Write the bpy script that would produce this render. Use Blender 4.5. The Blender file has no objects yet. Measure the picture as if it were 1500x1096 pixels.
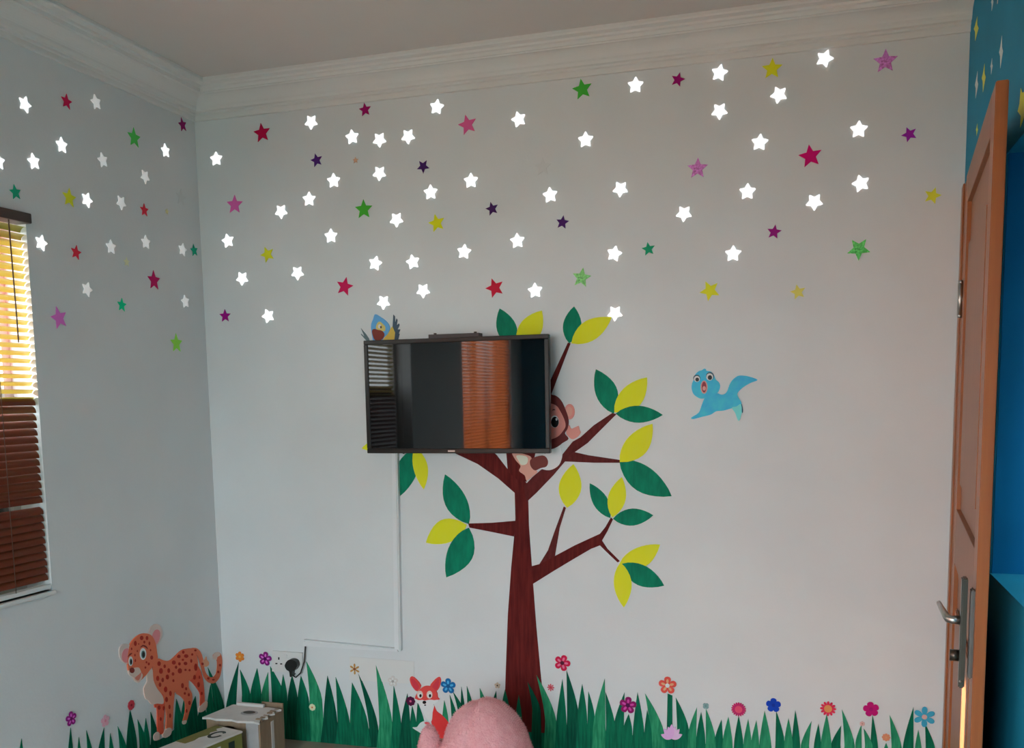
import bpy, bmesh, math, random
from mathutils import Vector, Matrix
random.seed(7)
S = bpy.context.scene
COL = S.collection

# ------------------------------------------------------------------ camera
CAM = Vector((2.4433, -3.6193, 1.4617))
YAW, PITCH, ROLL, FPX, SX, SY = .3024, -.1157, -.0175, 1427.85, -9.67, 198.58
_f = Vector((-math.sin(YAW)*math.cos(PITCH), math.cos(YAW)*math.cos(PITCH), math.sin(PITCH)))
_r0 = Vector((math.cos(YAW), math.sin(YAW), 0)); _u0 = _r0.cross(_f)
_r = _r0*math.cos(ROLL) + _u0*math.sin(ROLL); _u = -_r0*math.sin(ROLL) + _u0*math.cos(ROLL)
cd = bpy.data.cameras.new('camera'); cam = bpy.data.objects.new('camera', cd); COL.objects.link(cam)
m = Matrix((_r, _u, -_f)).transposed().to_4x4(); m.translation = CAM
cam.matrix_world = m
cd.sensor_width = 36; cd.lens = 36*FPX/1500; cd.shift_x = -SX/1500; cd.shift_y = SY/1500
cd.clip_start = .05
S.camera = cam

# ------------------------------------------------------------------ world, sun, exposure
SKY = 14.0
w = bpy.data.worlds.new('sky'); S.world = w; w.use_nodes = True
wn = w.node_tree.nodes; wl = w.node_tree.links
bg = wn['Background']; bg.inputs['Color'].default_value = (.88, .94, 1, 1); bg.inputs['Strength'].default_value = SKY
sd = bpy.data.lights.new('sun', 'SUN'); sun = bpy.data.objects.new('sun', sd); COL.objects.link(sun)
sd.energy = 40; sd.angle = math.radians(.6); sd.color = (1, .86, .66)
SUND = Vector((2.8, 1.36, -1.26)).normalized()
sun.rotation_euler = SUND.to_track_quat('-Z', 'Y').to_euler(); sun.location = (-4, -1, 4)
def portal(name, loc, direction, sx, sy):
    l = bpy.data.lights.new(name, 'AREA'); o = bpy.data.objects.new(name, l); COL.objects.link(o)
    l.shape = 'RECTANGLE'; l.size = sx; l.size_y = sy; o.location = loc
    o.rotation_euler = Vector(direction).to_track_quat('-Z', 'Z').to_euler()
    l.cycles.is_portal = True
S.view_settings.view_transform = 'Standard'; S.view_settings.look = 'None'
S.view_settings.gamma = 1; S.view_settings.use_curve_mapping = False
S.view_settings.exposure = 0.0

# ------------------------------------------------------------------ room dimensions
W, HC, H, REAR = 2.92, 2.62, 2.728, -4.95
portal('window_portal', (1.25, REAR-.1, 1.1), (0, 1, 0), 1.6, 2.0)  # samples sky through the added rear window
portal('window_portal', (W+.28, -1.345, 1.512), (-1, 0, 0), 1.21, 1.1)

# ------------------------------------------------------------------ helpers
def lin(c):
    return tuple((v/255/12.92 if v/255 <= .04045 else ((v/255+.055)/1.055)**2.4) for v in c)
def alb(rgb, wall=150):
    """surface colour of something that reads rgb beside white paint that reads `wall`"""
    k = .78/lin((wall,)*3)[0]
    return tuple(min(.85, v*k) for v in lin(rgb))
MATS = {}
def mat(name, col, rough=.6, var=.0, scale=(30, 30, 30), bump=0, bscale=60, metal=0, spec=.5, col2=None, coat=0, emit=0):
    if name in MATS: return MATS[name]
    M = bpy.data.materials.new(name); M.use_nodes = True; MATS[name] = M
    n = M.node_tree.nodes; l = M.node_tree.links; b = n['Principled BSDF']
    b.inputs['Roughness'].default_value = rough; b.inputs['Metallic'].default_value = metal
    b.inputs['Specular IOR Level'].default_value = spec; b.inputs['Coat Weight'].default_value = coat
    b.inputs['Base Color'].default_value = (*col, 1)
    if emit:
        b.inputs['Emission Color'].default_value = (1, 1, 1, 1); b.inputs['Emission Strength'].default_value = emit
    if var or bump or col2:
        tc = n.new('ShaderNodeTexCoord'); mp = n.new('ShaderNodeMapping'); mp.inputs['Scale'].default_value = scale
        l.new(tc.outputs['Object'], mp.inputs['Vector'])
    if var or col2:
        nz = n.new('ShaderNodeTexNoise'); nz.inputs['Scale'].default_value = 1; nz.inputs['Detail'].default_value = 4
        l.new(mp.outputs[0], nz.inputs['Vector'])
        rp = n.new('ShaderNodeValToRGB'); rp.color_ramp.elements[0].position = .3; rp.color_ramp.elements[1].position = .7
        a = col if col2 else tuple(v*(1-var) for v in col); c = col2 if col2 else tuple(min(1, v*(1+var)) for v in col)
        rp.color_ramp.elements[0].color = (*a, 1); rp.color_ramp.elements[1].color = (*c, 1)
        l.new(nz.outputs['Fac'], rp.inputs['Fac']); l.new(rp.outputs[0], b.inputs['Base Color'])
    if bump:
        nb = n.new('ShaderNodeTexNoise'); nb.inputs['Scale'].default_value = bscale; nb.inputs['Detail'].default_value = 5
        l.new(tc.outputs['Object'], nb.inputs['Vector'])
        bp = n.new('ShaderNodeBump'); bp.inputs['Strength'].default_value = bump; bp.inputs['Distance'].default_value = .01
        l.new(nb.outputs['Fac'], bp.inputs['Height']); l.new(bp.outputs[0], b.inputs['Normal'])
    return M

def link(o, parent=None, loc=None):
    COL.objects.link(o)
    if loc is not None: o.location = loc
    if parent is not None:
        o.parent = parent
    return o
def tag(o, label, cat, group=None):
    o['label'] = label; o['category'] = cat
    if group: o['group'] = group
    return o
def struct(o):
    o['kind'] = 'structure'; return o
def thing(name, label, cat, loc, group=None, rotz=0):
    o = bpy.data.objects.new(name, None); o.empty_display_size = .05
    link(o, None, loc); o.rotation_euler = (0, 0, rotz)
    return tag(o, label, cat, group)
def meshobj(name, verts, faces, M, parent=None, loc=None, smooth=False):
    """verts in world metres; the origin goes to loc (or the centroid)"""
    vs = [Vector(v) for v in verts]
    o0 = Vector(loc) if loc is not None else sum(vs, Vector())/len(vs)
    me = bpy.data.meshes.new(name); me.from_pydata([v-o0 for v in vs], [], faces); me.update()
    if smooth:
        for p in me.polygons: p.use_smooth = True
    me.materials.append(M)
    o = bpy.data.objects.new(name, me)
    pl = o0
    if parent is not None:
        q = parent
        while q is not None: pl = pl-q.location; q = q.parent
    return link(o, parent, pl)
def boxgeo(a, b):
    x0, y0, z0 = a; x1, y1, z1 = b
    v = [(x0,y0,z0),(x1,y0,z0),(x1,y1,z0),(x0,y1,z0),(x0,y0,z1),(x1,y0,z1),(x1,y1,z1),(x0,y1,z1)]
    f = [(3,2,1,0),(4,5,6,7),(0,1,5,4),(1,2,6,5),(2,3,7,6),(3,0,4,7)]
    return v, f
def bmobj(name, bm, M, parent=None, loc=(0,0,0), smooth=False):
    me = bpy.data.meshes.new(name); bm.to_mesh(me); bm.free(); me.materials.append(M)
    if smooth:
        for p in me.polygons: p.use_smooth = True
    return link(bpy.data.objects.new(name, me), parent, loc)
def box(name, a, b, M, parent=None, bevel=0, loc=None):
    v, f = boxgeo(a, b)
    o = meshobj(name, v, f, M, parent, loc)
    if bevel:
        bm = bmesh.new(); bm.from_mesh(o.data)
        bmesh.ops.bevel(bm, geom=bm.edges[:], offset=bevel, segments=2, affect='EDGES', profile=.5)
        bm.to_mesh(o.data); bm.free()
    return o
def boxes(name, lst, M, parent=None):
    V, F = [], []
    for a, b in lst:
        v, f = boxgeo(a, b); k = len(V); V += v; F += [tuple(i+k for i in q) for q in f]
    return meshobj(name, V, F, M, parent)
def tube(name, pts, rad, M, parent=None, n=8, loc=None):
    V, F = [], []; pts = [Vector(p) for p in pts]
    for i, p in enumerate(pts):
        d = (pts[min(i+1, len(pts)-1)]-pts[max(i-1, 0)]).normalized()
        a = d.orthogonal().normalized() if i == 0 else (a-d*a.dot(d)).normalized()
        b = d.cross(a); r = rad[i] if isinstance(rad, (list, tuple)) else rad
        for k in range(n):
            t = 2*math.pi*k/n; V.append(p+a*math.cos(t)*r+b*math.sin(t)*r)
    for i in range(len(pts)-1):
        for k in range(n):
            F.append((i*n+k, i*n+(k+1) % n, (i+1)*n+(k+1) % n, (i+1)*n+k))
    F.append(tuple(range(n-1, -1, -1))); F.append(tuple((len(pts)-1)*n+k for k in range(n)))
    return meshobj(name, V, F, M, parent, loc, smooth=True)

# walls as drawing planes: a photo position on a wall becomes a place on that wall (metres)
NRM = {'B': Vector((0,-1,0)), 'L': Vector((1,0,0)), 'R': Vector((-1,0,0))}
RGT = {'B': Vector((1,0,0)), 'L': Vector((0,1,0)), 'R': Vector((0,-1,0))}
def ray(x, y):
    return _f + _r*((x-750-SX)/FPX) - _u*((y-548-SY)/FPX)
def on(wall, x, y):
    d = ray(x, y)
    if wall == 'B': t = (0-CAM.y)/d.y
    elif wall == 'L': t = (0-CAM.x)/d.x
    else: t = (W-CAM.x)/d.x
    return CAM+d*t
def at_z(x, y, z):
    d = ray(x, y); return CAM+d*((z-CAM.z)/d.z)
def at_y(x, y, Y):
    d = ray(x, y); return CAM+d*((Y-CAM.y)/d.y)
def catmull(P, k=4):
    out = []; n = len(P)
    for i in range(n):
        a, b, c, d = P[i-1], P[i], P[(i+1) % n], P[(i+2) % n]
        for j in range(k):
            t = j/k
            out.append(tuple(.5*(2*b[q]+(c[q]-a[q])*t+(2*a[q]-5*b[q]+4*c[q]-d[q])*t*t+(3*b[q]-a[q]-3*c[q]+d[q])*t**3) for q in (0, 1)))
    return out
def slab(name, wall, P3, t, M, parent=None, base=0.0006):
    n = NRM[wall]; P3 = [Vector(p) for p in P3]; N = Vector()
    for i, p in enumerate(P3): N += p.cross(P3[(i+1) % len(P3)])
    if N.dot(n) < 0: P3 = P3[::-1]
    k = len(P3); V = [p+n*base for p in P3]+[p+n*t for p in P3]
    F = [tuple(range(k, 2*k)), tuple(range(k-1, -1, -1))]+[(i, (i+1) % k, k+(i+1) % k, k+i) for i in range(k)]
    return meshobj(name, V, F, M, parent)
def flat(name, wall, pts, t, M, parent=None, smooth=0, tf=None):
    if tf: pts = [(tf[0]+x/tf[2], tf[1]+y/tf[2]) for x, y in pts]
    if smooth: pts = catmull(pts, smooth)
    return slab(name, wall, [on(wall, x, y) for x, y in pts], t, M, parent)
def ellipse(cx, cy, rx, ry, n=20, rot=0):
    c, s = math.cos(math.radians(rot)), math.sin(math.radians(rot))
    return [(cx+rx*math.cos(a)*c-ry*math.sin(a)*s, cy+rx*math.cos(a)*s+ry*math.sin(a)*c) for a in [2*math.pi*i/n for i in range(n)]]
def wpt(wall, c, u, v):
    return c+RGT[wall]*u+Vector((0,0,1))*v

# ------------------------------------------------------------------ room shell
wall_white = mat('wall_paint', (.75, .765, .77), .55, var=.03, scale=(3, 3, 3), bump=.05, bscale=90)
plaster = mat('plaster_white', (.78, .77, .75), .7, bump=.03, bscale=40)
ceil_m = mat('ceiling_paint', (.68, .64, .61), .8, var=.03, scale=(2, 2, 2))
teal = mat('teal_wall_paint', alb((12, 72, 92), 122), .6, spec=.15, var=.12, scale=(2, 2, 2))
blue = mat('blue_wall_paint', alb((0, 74, 112), 150), .6, spec=.15, var=.1, scale=(4, 4, 4))
floor_m = mat('floor_tile', (.40, .30, .25), .35, var=.15, scale=(6, 6, 6))
T = .16
def wall_with_holes(name, axis, plane, thick, a0, a1, holes, M, z0=0, z1=None):
    """axis 'x': wall in the YZ plane at x=plane; 'y': in XZ at y=plane; holes=(a0,a1,z0,z1)"""
    z1 = H if z1 is None else z1
    As = sorted({a0, a1, *[h[0] for h in holes], *[h[1] for h in holes]})
    Zs = sorted({z0, z1, *[h[2] for h in holes], *[h[3] for h in holes]})
    lst = []
    for i in range(len(As)-1):
        for j in range(len(Zs)-1):
            ca, cz = (As[i]+As[i+1])/2, (Zs[j]+Zs[j+1])/2
            if any(h[0] < ca < h[1] and h[2] < cz < h[3] for h in holes): continue
            if axis == 'x': lst.append(((min(plane, plane+thick), As[i], Zs[j]), (max(plane, plane+thick), As[i+1], Zs[j+1])))
            else: lst.append(((As[i], min(plane, plane+thick), Zs[j]), (As[i+1], max(plane, plane+thick), Zs[j+1])))
    V, F = [], []
    for a, b in lst:
        v, f = boxgeo(a, b); k = len(V); V += v; F += [tuple(i+k for i in q) for q in f]
    o = meshobj(name, V, F, M)
    bm = bmesh.new(); bm.from_mesh(o.data)
    bmesh.ops.remove_doubles(bm, verts=bm.verts, dist=1e-5)
    seen = {}
    for f in bm.faces: seen.setdefault(tuple(sorted(v.index for v in f.verts)), []).append(f)
    bmesh.ops.delete(bm, geom=[f for L in seen.values() if len(L) > 1 for f in L], context='FACES')
    bm.to_mesh(o.data); bm.free()
    return struct(o)
W1 = (-2.42, -.968, .835, 2.075)      # window in the left wall
W2 = (-4.62, -3.40, .835, 2.075)      # second window in the left wall
struct(box('floor', (-T, REAR-T, -.1), (W+.3, T, 0), floor_m))
struct(box('ceiling', (-T, REAR-T, H), (W+.3, T, H+.12), ceil_m))
struct(box('wall_back', (-T, 0, 0), (W+.3, T, H), wall_white))
wall_with_holes('wall_left', 'x', 0, -T, REAR, 0, [W1, W2], wall_white)
wall_with_holes('wall_rear', 'y', REAR, -T, -T, W+.3, [(.45, 2.05, .1, 2.1)], teal)  # opening for the added rear window
NI = (-1.95, -.74, .962, 2.062)       # recess in the right wall
wr = wall_with_holes('wall_right', 'x', W, .3, REAR, 0, [NI], teal)
boxes('recess_lining', [((W+.004, NI[1]-.004, NI[2]), (W+.24, NI[1], NI[3])), ((W+.004, NI[0], NI[2]), (W+.24, NI[0]+.004, NI[3]))], blue, wr)
# cornices
prof = [(0, 2.607), (.010, 2.607), (.012, 2.612), (.012, 2.626), (.018, 2.629), (.018, 2.636), (.030, 2.639), (.034, 2.645)]
for i in range(9):
    a = math.pi/2*i/8; prof.append((.036+.056*(1-math.cos(a)), 2.648+.036*math.sin(a)))
prof += [(.096, 2.688), (.102, 2.688), (.104, 2.700), (.112, 2.703), (.114, 2.710), (.140, 2.712), (.144, 2.717), (.144, H)]
def cornice(name, ends):
    V = [ends[0](d, z) for d, z in prof]+[ends[1](d, z) for d, z in prof]; n = len(prof)
    F = [(i, i+1, n+i+1, n+i) for i in range(n-1)]
    o = meshobj(name, V, F, plaster)
    bm = bmesh.new(); bm.from_mesh(o.data); bmesh.ops.recalc_face_normals(bm, faces=bm.faces); bm.to_mesh(o.data); bm.free()
    return struct(o)
cornice('trim_1', (lambda d, z: (d, -d, z), lambda d, z: (W, -d, z)))
cornice('trim_2', (lambda d, z: (d, -d, z), lambda d, z: (d, REAR, z)))

# ------------------------------------------------------------------ windows and blinds
frame_m = mat('window_frame_white', (.75, .74, .72), .4)
glass = bpy.data.materials.new('window_glass'); glass.use_nodes = True
gn, gl = glass.node_tree.nodes, glass.node_tree.links; gn.clear()
go = gn.new('ShaderNodeOutputMaterial'); gm = gn.new('ShaderNodeMixShader'); gt = gn.new('ShaderNodeBsdfTransparent'); gg = gn.new('ShaderNodeBsdfGlossy')
gt.inputs[0].default_value = (.95, .97, .96, 1); gg.inputs['Roughness'].default_value = .03; gm.inputs[0].default_value = .05
gl.new(gt.outputs[0], gm.inputs[1]); gl.new(gg.outputs[0], gm.inputs[2]); gl.new(gm.outputs[0], go.inputs[0])
def window_x(name, y0, y1, z0, z1, x, nm=2, zt=None):
    f = .035
    fr = [((x-.04, y0, z0), (x, y1, z0+f)), ((x-.04, y0, z1-f), (x, y1, z1)), ((x-.04, y0, z0+f), (x, y0+f, z1-f)), ((x-.04, y1-f, z0+f), (x, y1, z1-f))]
    for k in range(1, nm): yy = y0+(y1-y0)*k/nm; fr.append(((x-.04, yy-.02, z0+f), (x, yy+.02, z1-f)))
    o = struct(boxes(name, fr, frame_m))
    for k in range(nm):
        a = y0+(y1-y0)*k/nm+.02; b = y0+(y1-y0)*(k+1)/nm-.02
        box('pane', (x-.023, a, (zt or z0+f)), (x-.018, b, z1-f), glass, o)
        if zt: box('pane', (x-.023, a, z0+f), (x-.018, b, zt), shade_pane, o)['label'] = 'added dark lower pane shading the slats'
    return o
shade_pane = mat('added_shade_pane', (.5, .5, .5)); tn = shade_pane.node_tree.nodes; tn.clear()  # added pane, cuts daylight on the lower slats
to = tn.new('ShaderNodeOutputMaterial'); tt = tn.new('ShaderNodeBsdfTransparent'); tt.inputs[0].default_value = (.07, .07, .07, 1)
shade_pane.node_tree.links.new(tt.outputs[0], to.inputs[0])
w1 = window_x('window_1', *W1, -.105, 2, 1.53)
box('added_sun_bar', (-.145, W1[0]+.035, 1.142), (-.105, W1[1]-.035, 1.200), frame_m, w1); window_x('window_2', *W2, -.105)  # bar added to keep sun out of the slat gap
window_x('window_4', *NI, W+.285)
struct(box('light_block_wall', (W+.85, -6, -.3), (W+1.05, 3, 3.3), mat('light_block_grey', (.20, .20, .20), .9, var=.1, scale=(2, 2, 2))))  # unseen wall added to dim the light at the recess
fr = []
x0, x1, z0, z1, yy = .45, 2.05, .1, 2.1, REAR-.06
for a, b in [((x0, z0), (x1, z0+.05)), ((x0, z1-.05), (x1, z1)), ((x0, z0), (x0+.05, z1)), ((x1-.05, z0), (x1, z1)), ((1.22, z0), (1.28, z1))]:
    fr.append(((a[0], yy-.04, a[1]), (b[0], yy, b[1])))
w3 = struct(boxes('added_window_3', fr, frame_m))  # unseen rear window, added to light the back wall
box('pane', (.50, yy-.023, .15), (1.22, yy-.018, 2.05), glass, w3); box('pane', (1.28, yy-.023, .15), (2.00, yy-.018, 2.05), glass, w3)  # panes of the added rear window
struct(box('floor_outside', (-30, -30, -.5), (30, 30, -.3), mat('outside_ground', (.10, .11, .07), .9, var=.2, scale=(1, 1, 1))))

# slats: red-brown crown, honey underside, a little light comes through
def slat_material(name, top, under, through, amount):
    sm = bpy.data.materials.new(name); sm.use_nodes = True
    n, l = sm.node_tree.nodes, sm.node_tree.links; b = n['Principled BSDF']; out = n['Material Output']
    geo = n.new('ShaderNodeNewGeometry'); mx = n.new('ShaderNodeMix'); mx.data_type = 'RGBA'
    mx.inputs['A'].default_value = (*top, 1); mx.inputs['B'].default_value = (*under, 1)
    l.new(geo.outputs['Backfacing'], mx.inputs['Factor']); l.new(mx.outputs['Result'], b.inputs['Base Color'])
    b.inputs['Roughness'].default_value = .3; b.inputs['Specular IOR Level'].default_value = .3
    tr = n.new('ShaderNodeBsdfTranslucent'); tr.inputs[0].default_value = (*through, 1)
    ms = n.new('ShaderNodeMixShader'); ms.inputs[0].default_value = amount
    l.new(b.outputs[0], ms.inputs[1]); l.new(tr.outputs[0], ms.inputs[2]); l.new(ms.outputs[0], out.inputs[0])
    return sm
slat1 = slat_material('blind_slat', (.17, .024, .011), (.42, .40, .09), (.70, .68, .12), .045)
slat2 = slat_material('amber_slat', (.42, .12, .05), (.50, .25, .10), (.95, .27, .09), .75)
dark_m = mat('headrail_brown', (.05, .03, .025), .4)
cord_m = mat('blind_cord', (.10, .06, .04), .7)
def blind(label, y0, y1, zbot, ztop, tilt_of, sm, near=.006, xs=-.012, gap_at=None):
    t = thing('venetian_blind', label, 'blind', (xs, (y0+y1)/2, zbot))
    box('headrail', (-.04, y0, ztop), (.022, y1+.004, ztop+.032), dark_m, t, .003)
    pitch, wd = .0249, .029; k = 0; z = ztop-.018; cache = {}; last = 0
    while z > zbot+.035:
        tl = tilt_of(z)
        if tl < 0 and last > 0: z += pitch*.65
        last = tl
        if gap_at and gap_at[0] < z < gap_at[1]: z -= pitch*.55; gap_at = None
        if tl not in cache:
            V = []; F = []; nn = 4; cr = .006; a = math.radians(tl); L = (y1-y0)/2
            for s in (-L+near, L-(.001 if tl > 0 else .010)):
                for i in range(nn+1):
                    u = (i/nn-.5); xx = u*wd; zz = cr*(1-4*u*u)
                    V.append((xx*math.cos(a)-zz*math.sin(a), s, xx*math.sin(a)+zz*math.cos(a)))
            for i in range(nn): F.append((i, i+1, nn+2+i, nn+1+i))
            me = bpy.data.meshes.new('slat'); me.from_pydata(V, [], F); me.update()
            if me.polygons[1].normal.dot(Vector((-math.sin(a), 0, math.cos(a)))) < 0: me.flip_normals()
            for p in me.polygons: p.use_smooth = True
            me.materials.append(sm); cache[tl] = me
        o = bpy.data.objects.new('slat', cache[tl]); link(o, t, (0, 0, z-zbot))
        z -= pitch; k += 1
    box('bottom_rail', (xs-.014, y0+.004, zbot+.006), (xs+.014, y1-.004, zbot+.022), frame_m, t, .003)
    for yy in (y1-.16, y0+.16, (y0+y1)/2):
        tube('ladder_cord', [(xs+.015, yy, zbot+.02), (xs+.015, yy, ztop)], .0012, cord_m, t, 5)
    tube('pull_cord', [(.012, y1-.085, ztop), (.016, y1-.085, ztop-.3), (.016, y1-.085, 1.66)], .0022, cord_m, t, 6)
    return t
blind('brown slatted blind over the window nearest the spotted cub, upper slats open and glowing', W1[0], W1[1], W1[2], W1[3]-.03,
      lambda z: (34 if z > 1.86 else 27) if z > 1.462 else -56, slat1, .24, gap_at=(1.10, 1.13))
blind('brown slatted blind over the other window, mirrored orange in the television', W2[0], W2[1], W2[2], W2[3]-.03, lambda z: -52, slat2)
sill = mat('sill_white', (.8, .79, .77), .35)
struct(box('trim_3', (-.1, W1[0], W1[2]-.014), (.016, W1[1]+.004, W1[2]), sill, None, .004))
struct(box('trim_4', (-.1, W2[0], W2[2]-.03), (.012, W2[1]+.004, W2[2]), sill, None, .004))

# ------------------------------------------------------------------ door
wood = mat('door_wood', (.40, .125, .035), .35, col2=(.33, .095, .026), scale=(60, 60, 3), spec=.35)
wood2 = mat('door_wood_panel', (.36, .14, .065), .38, col2=(.31, .115, .05), scale=(60, 60, 3), spec=.25)
steel = mat('brushed_steel', (.55, .54, .52), .3, metal=1)
dsteel = mat('dark_steel', (.10, .085, .07), .3, metal=.9)
ZD = 2.125
def zf(z): return 1.4617+(z-1.4617)*1.15
hp = at_z(1416, 258, ZD); fp = at_z(1459, 118, ZD)
hp.z = fp.z = 0
ds = (fp-hp); DL = ds.length; ds.normalize(); dn = Vector((ds.y, -ds.x, 0))          # dn: the face's normal towards the room
if dn.x > 0: dn = -dn
door = struct(bpy.data.objects.new('door_1', None)); link(door, None, hp)
def dbox(name, s0, s1, o0, o1, z0, z1, M, parent, bev=0):
    """s along the leaf from the hinge, o out of the face towards the room"""
    V = [hp+ds*s+dn*o+Vector((0,0,z)) for z in (z0, z1) for s, o in ((s0, o0), (s1, o0), (s1, o1), (s0, o1))]
    F = [(0,3,2,1), (4,5,6,7), (0,1,5,4), (1,2,6,5), (2,3,7,6), (3,0,4,7)]
    me = bpy.data.meshes.new(name); c = sum(V, Vector())/8; me.from_pydata([v-c for v in V], [], F); me.materials.append(M)
    bm = bmesh.new(); bm.from_mesh(me); bmesh.ops.recalc_face_normals(bm, faces=bm.faces)
    if bev: bmesh.ops.bevel(bm, geom=bm.edges[:], offset=bev, segments=2, affect='EDGES')
    bm.to_mesh(me); bm.free()
    o = bpy.data.objects.new(name, me); q = parent; pl = c
    while q is not None: pl = pl-q.location; q = q.parent
    return link(o, parent, pl)
TH = .026; sw = .105
for s0 in (0, DL-sw): dbox('stile', s0, s0+sw, -TH, 0, .006, ZD, wood, door, .002)
for za, zb in ((.006, .16), (zf(.98), zf(1.13)), (zf(1.955), ZD)): dbox('rail', sw, DL-sw, -TH, 0, za, zb, wood2, door, .001)
for za, zb in ((.16, zf(.98)), (zf(1.13), zf(1.955))):
    pn = dbox('panel', sw, DL-sw, -TH+.004, -.012, za, zb, wood2, door)
    dbox('raised_field', sw+.07, DL-sw-.07, -.012, -.003, za+.08, zb-.13, wood2, pn, .006)
for zz in (1.745, .12):
    P = hp+dn*.006-ds*.004
    hg = tube('hinge', [P+Vector((0,0,zz-.05)), P+Vector((0,0,zz+.05))], .008, steel, door, 10)
    for q in (-.053, .053): tube('hinge_tip', [P+Vector((0,0,zz+q-.006)), P+Vector((0,0,zz+q+.006))], .0065, steel, hg, 10)
dbox('lock_plate', DL-.058, DL-.018, 0, .009, zf(.87), zf(1.055), mat('dull_steel', (.16, .155, .15), .5, metal=.8), door, .003)
bp_ = dbox('handle_plate', DL-.075, DL-.035, .0145, .028, zf(.845), zf(1.075), dsteel, door, .003)
def dp(s, o, z): return hp+ds*s+dn*o+Vector((0,0,zf(z)))
tube('screw', [dp(DL-.036, .024, .86), dp(DL-.033, .024, .86)], .003, steel, bp_, 8)
tube('lever', [dp(DL-.055, .028, .985), dp(DL-.055, .046, .985), dp(DL-.058, .053, .986), dp(DL-.072, .058, .989), dp(DL-.10, .066, .998), dp(DL-.15, .072, 1.002)], [.011, .010, .010, .009, .007, .006], steel, door, 10)
tube('thumb_turn', [dp(DL-.055, .028, .91), dp(DL-.055, .048, .91)], .014, dsteel, door, 12)
# jamb standing between the leaf and the corner
dbox('jamb', -.145, -.006, -.06, .0, 0, ZD-.01, wood, door, .003)
dbox('door_stop', -.145, -.06, 0, .006, 0, ZD-.01, wood, door, .002)

# ------------------------------------------------------------------ television
TX0, TX1, TZ0, TZ1, TY = .776, 1.523, 1.247, 1.687, -.095
tv = thing('television', 'black flat television on the wall in front of the painted tree', 'television', ((TX0+TX1)/2, -.06, TZ0))
bez = mat('tv_bezel', (.012, .011, .010), .3, spec=.3)
scr = mat('tv_screen', (.004, .004, .005), .03, spec=.5)
scr.node_tree.nodes['Principled BSDF'].inputs['IOR'].default_value = 1.42
bw = .017
box('back_shell', (TX0+.008, TY+.02, TZ0+.008), (TX1-.008, -.045, TZ1-.008), mat('tv_shell', (.02, .02, .02), .5), tv, .006)
for a, b in (((TX0, TZ0), (TX1, TZ0+.019)), ((TX0, TZ1-bw), (TX1, TZ1)), ((TX0, TZ0+.019), (TX0+bw, TZ1-bw)), ((TX1-bw, TZ0+.019), (TX1, TZ1-bw))):
    box('bezel', (a[0], TY-.004, a[1]), (b[0], TY+.022, b[1]), bez, tv, .0025)
box('screen', (TX0+bw, TY, TZ0+.019), (TX1-bw, TY+.015, TZ1-bw), scr, tv)
box('logo', (1.118, TY-.0055, TZ0+.006), (1.146, TY-.0038, TZ0+.012), mat('tv_logo', (.5, .48, .46), .3, metal=.6), tv)
br = boxes('wall_bracket', [((1.03, -.05, 1.655), (1.235, -.004, 1.704)), ((1.03, -.012, 1.30), (1.235, -.002, 1.655))], mat('bracket', (.045, .035, .035), .4, metal=.4), tv)
for xx in (1.05, 1.215):
    tube('bolt', [(xx, -.03, 1.704), (xx, -.03, 1.710)], .006, dsteel, br, 8)
tube('power_lead', [(.90, -.03, 1.27), (.893, -.012, 1.255), (.893, -.008, 1.24)], .004, dark_m, tv, 6)

# ------------------------------------------------------------------ cable trunking, sockets, plug
pvc = mat('white_pvc', (.80, .81, .82), .35)
tk = thing('cable_trunking', 'white plastic cable trunking running down from the television', 'trunking', on('B', 585, 950))
def strip(name, a, b, c, d, t, M, p): return slab(name, 'B', [on('B', *q) for q in (a, b, c, d)], t, M, p)
s1 = strip('vertical_duct', (577, 655), (585, 655), (590, 952), (581, 951), .022, pvc, tk)
s2 = strip('horizontal_duct', (448, 936), (585, 949), (586, 953), (447, 945), .022, pvc, tk)
strip('cover', (578.5, 655), (583.5, 655), (588.5, 950), (582.5, 949), .026, pvc, s1)
strip('cover', (449, 937.5), (586, 950), (586, 952), (449, 943.5), .026, pvc, s2)
so = thing('wall_socket', 'white double wall socket holding the black plug, below the trunking', 'socket', on('B', 422, 970))
plate_m = mat('socket_plate', (.78, .77, .75), .3)
flat('face_plate', 'B', [(400, 953), (444, 956), (444, 986), (400, 983)], .009, plate_m, so)
hole = mat('socket_hole', (.02, .02, .02), .6)
for (x, y, a, b) in ((410, 964, 1.0, 1.9), (406.5, 971.5, 1.5, .9), (413.5, 972, 1.5, .9)):
    flat('pin_hole', 'B', [(x-a, y-b), (x+a, y-b), (x+a, y+b), (x-a, y+b)], .0094, hole, so)
flat('switch', 'B', [(418, 958), (422, 958.3), (422, 963), (418, 962.7)], .012, plate_m, so)
pg = thing('power_plug', 'round black power plug pushed into the white wall socket', 'plug', on('B', 432, 973))
blk = mat('black_plastic', (.012, .012, .012), .4)
flat('plug_body', 'B', catmull([(423, 972), (427, 965), (433, 963.5), (439, 966), (441, 973), (437.5, 979), (434, 981), (433, 988), (430.5, 988), (429.5, 981), (425.5, 978)], 3), .035, blk, pg)
cb = tube('power_cable', [on('B', 449, 944)+Vector((0,-.010,0)), on('B', 448.6, 956)+Vector((0,-.012,0)), on('B', 448, 968)+Vector((0,-.014,0)), on('B', 444, 984)+Vector((0,-.022,0)), on('B', 438, 990)+Vector((0,-.026,0)), on('B', 432, 987)+Vector((0,-.024,0))], .003, blk, None, 7)
tag(cb, 'thin black cable from the trunking end down to the plug', 'cable')
bl_ = flat('blank_plate', 'B', [(512, 962), (607, 969), (607, 1002), (512, 996)], .0026, plate_m)
tag(bl_, 'wide blank white cover plate on the wall beside the fox', 'cover plate')

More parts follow.
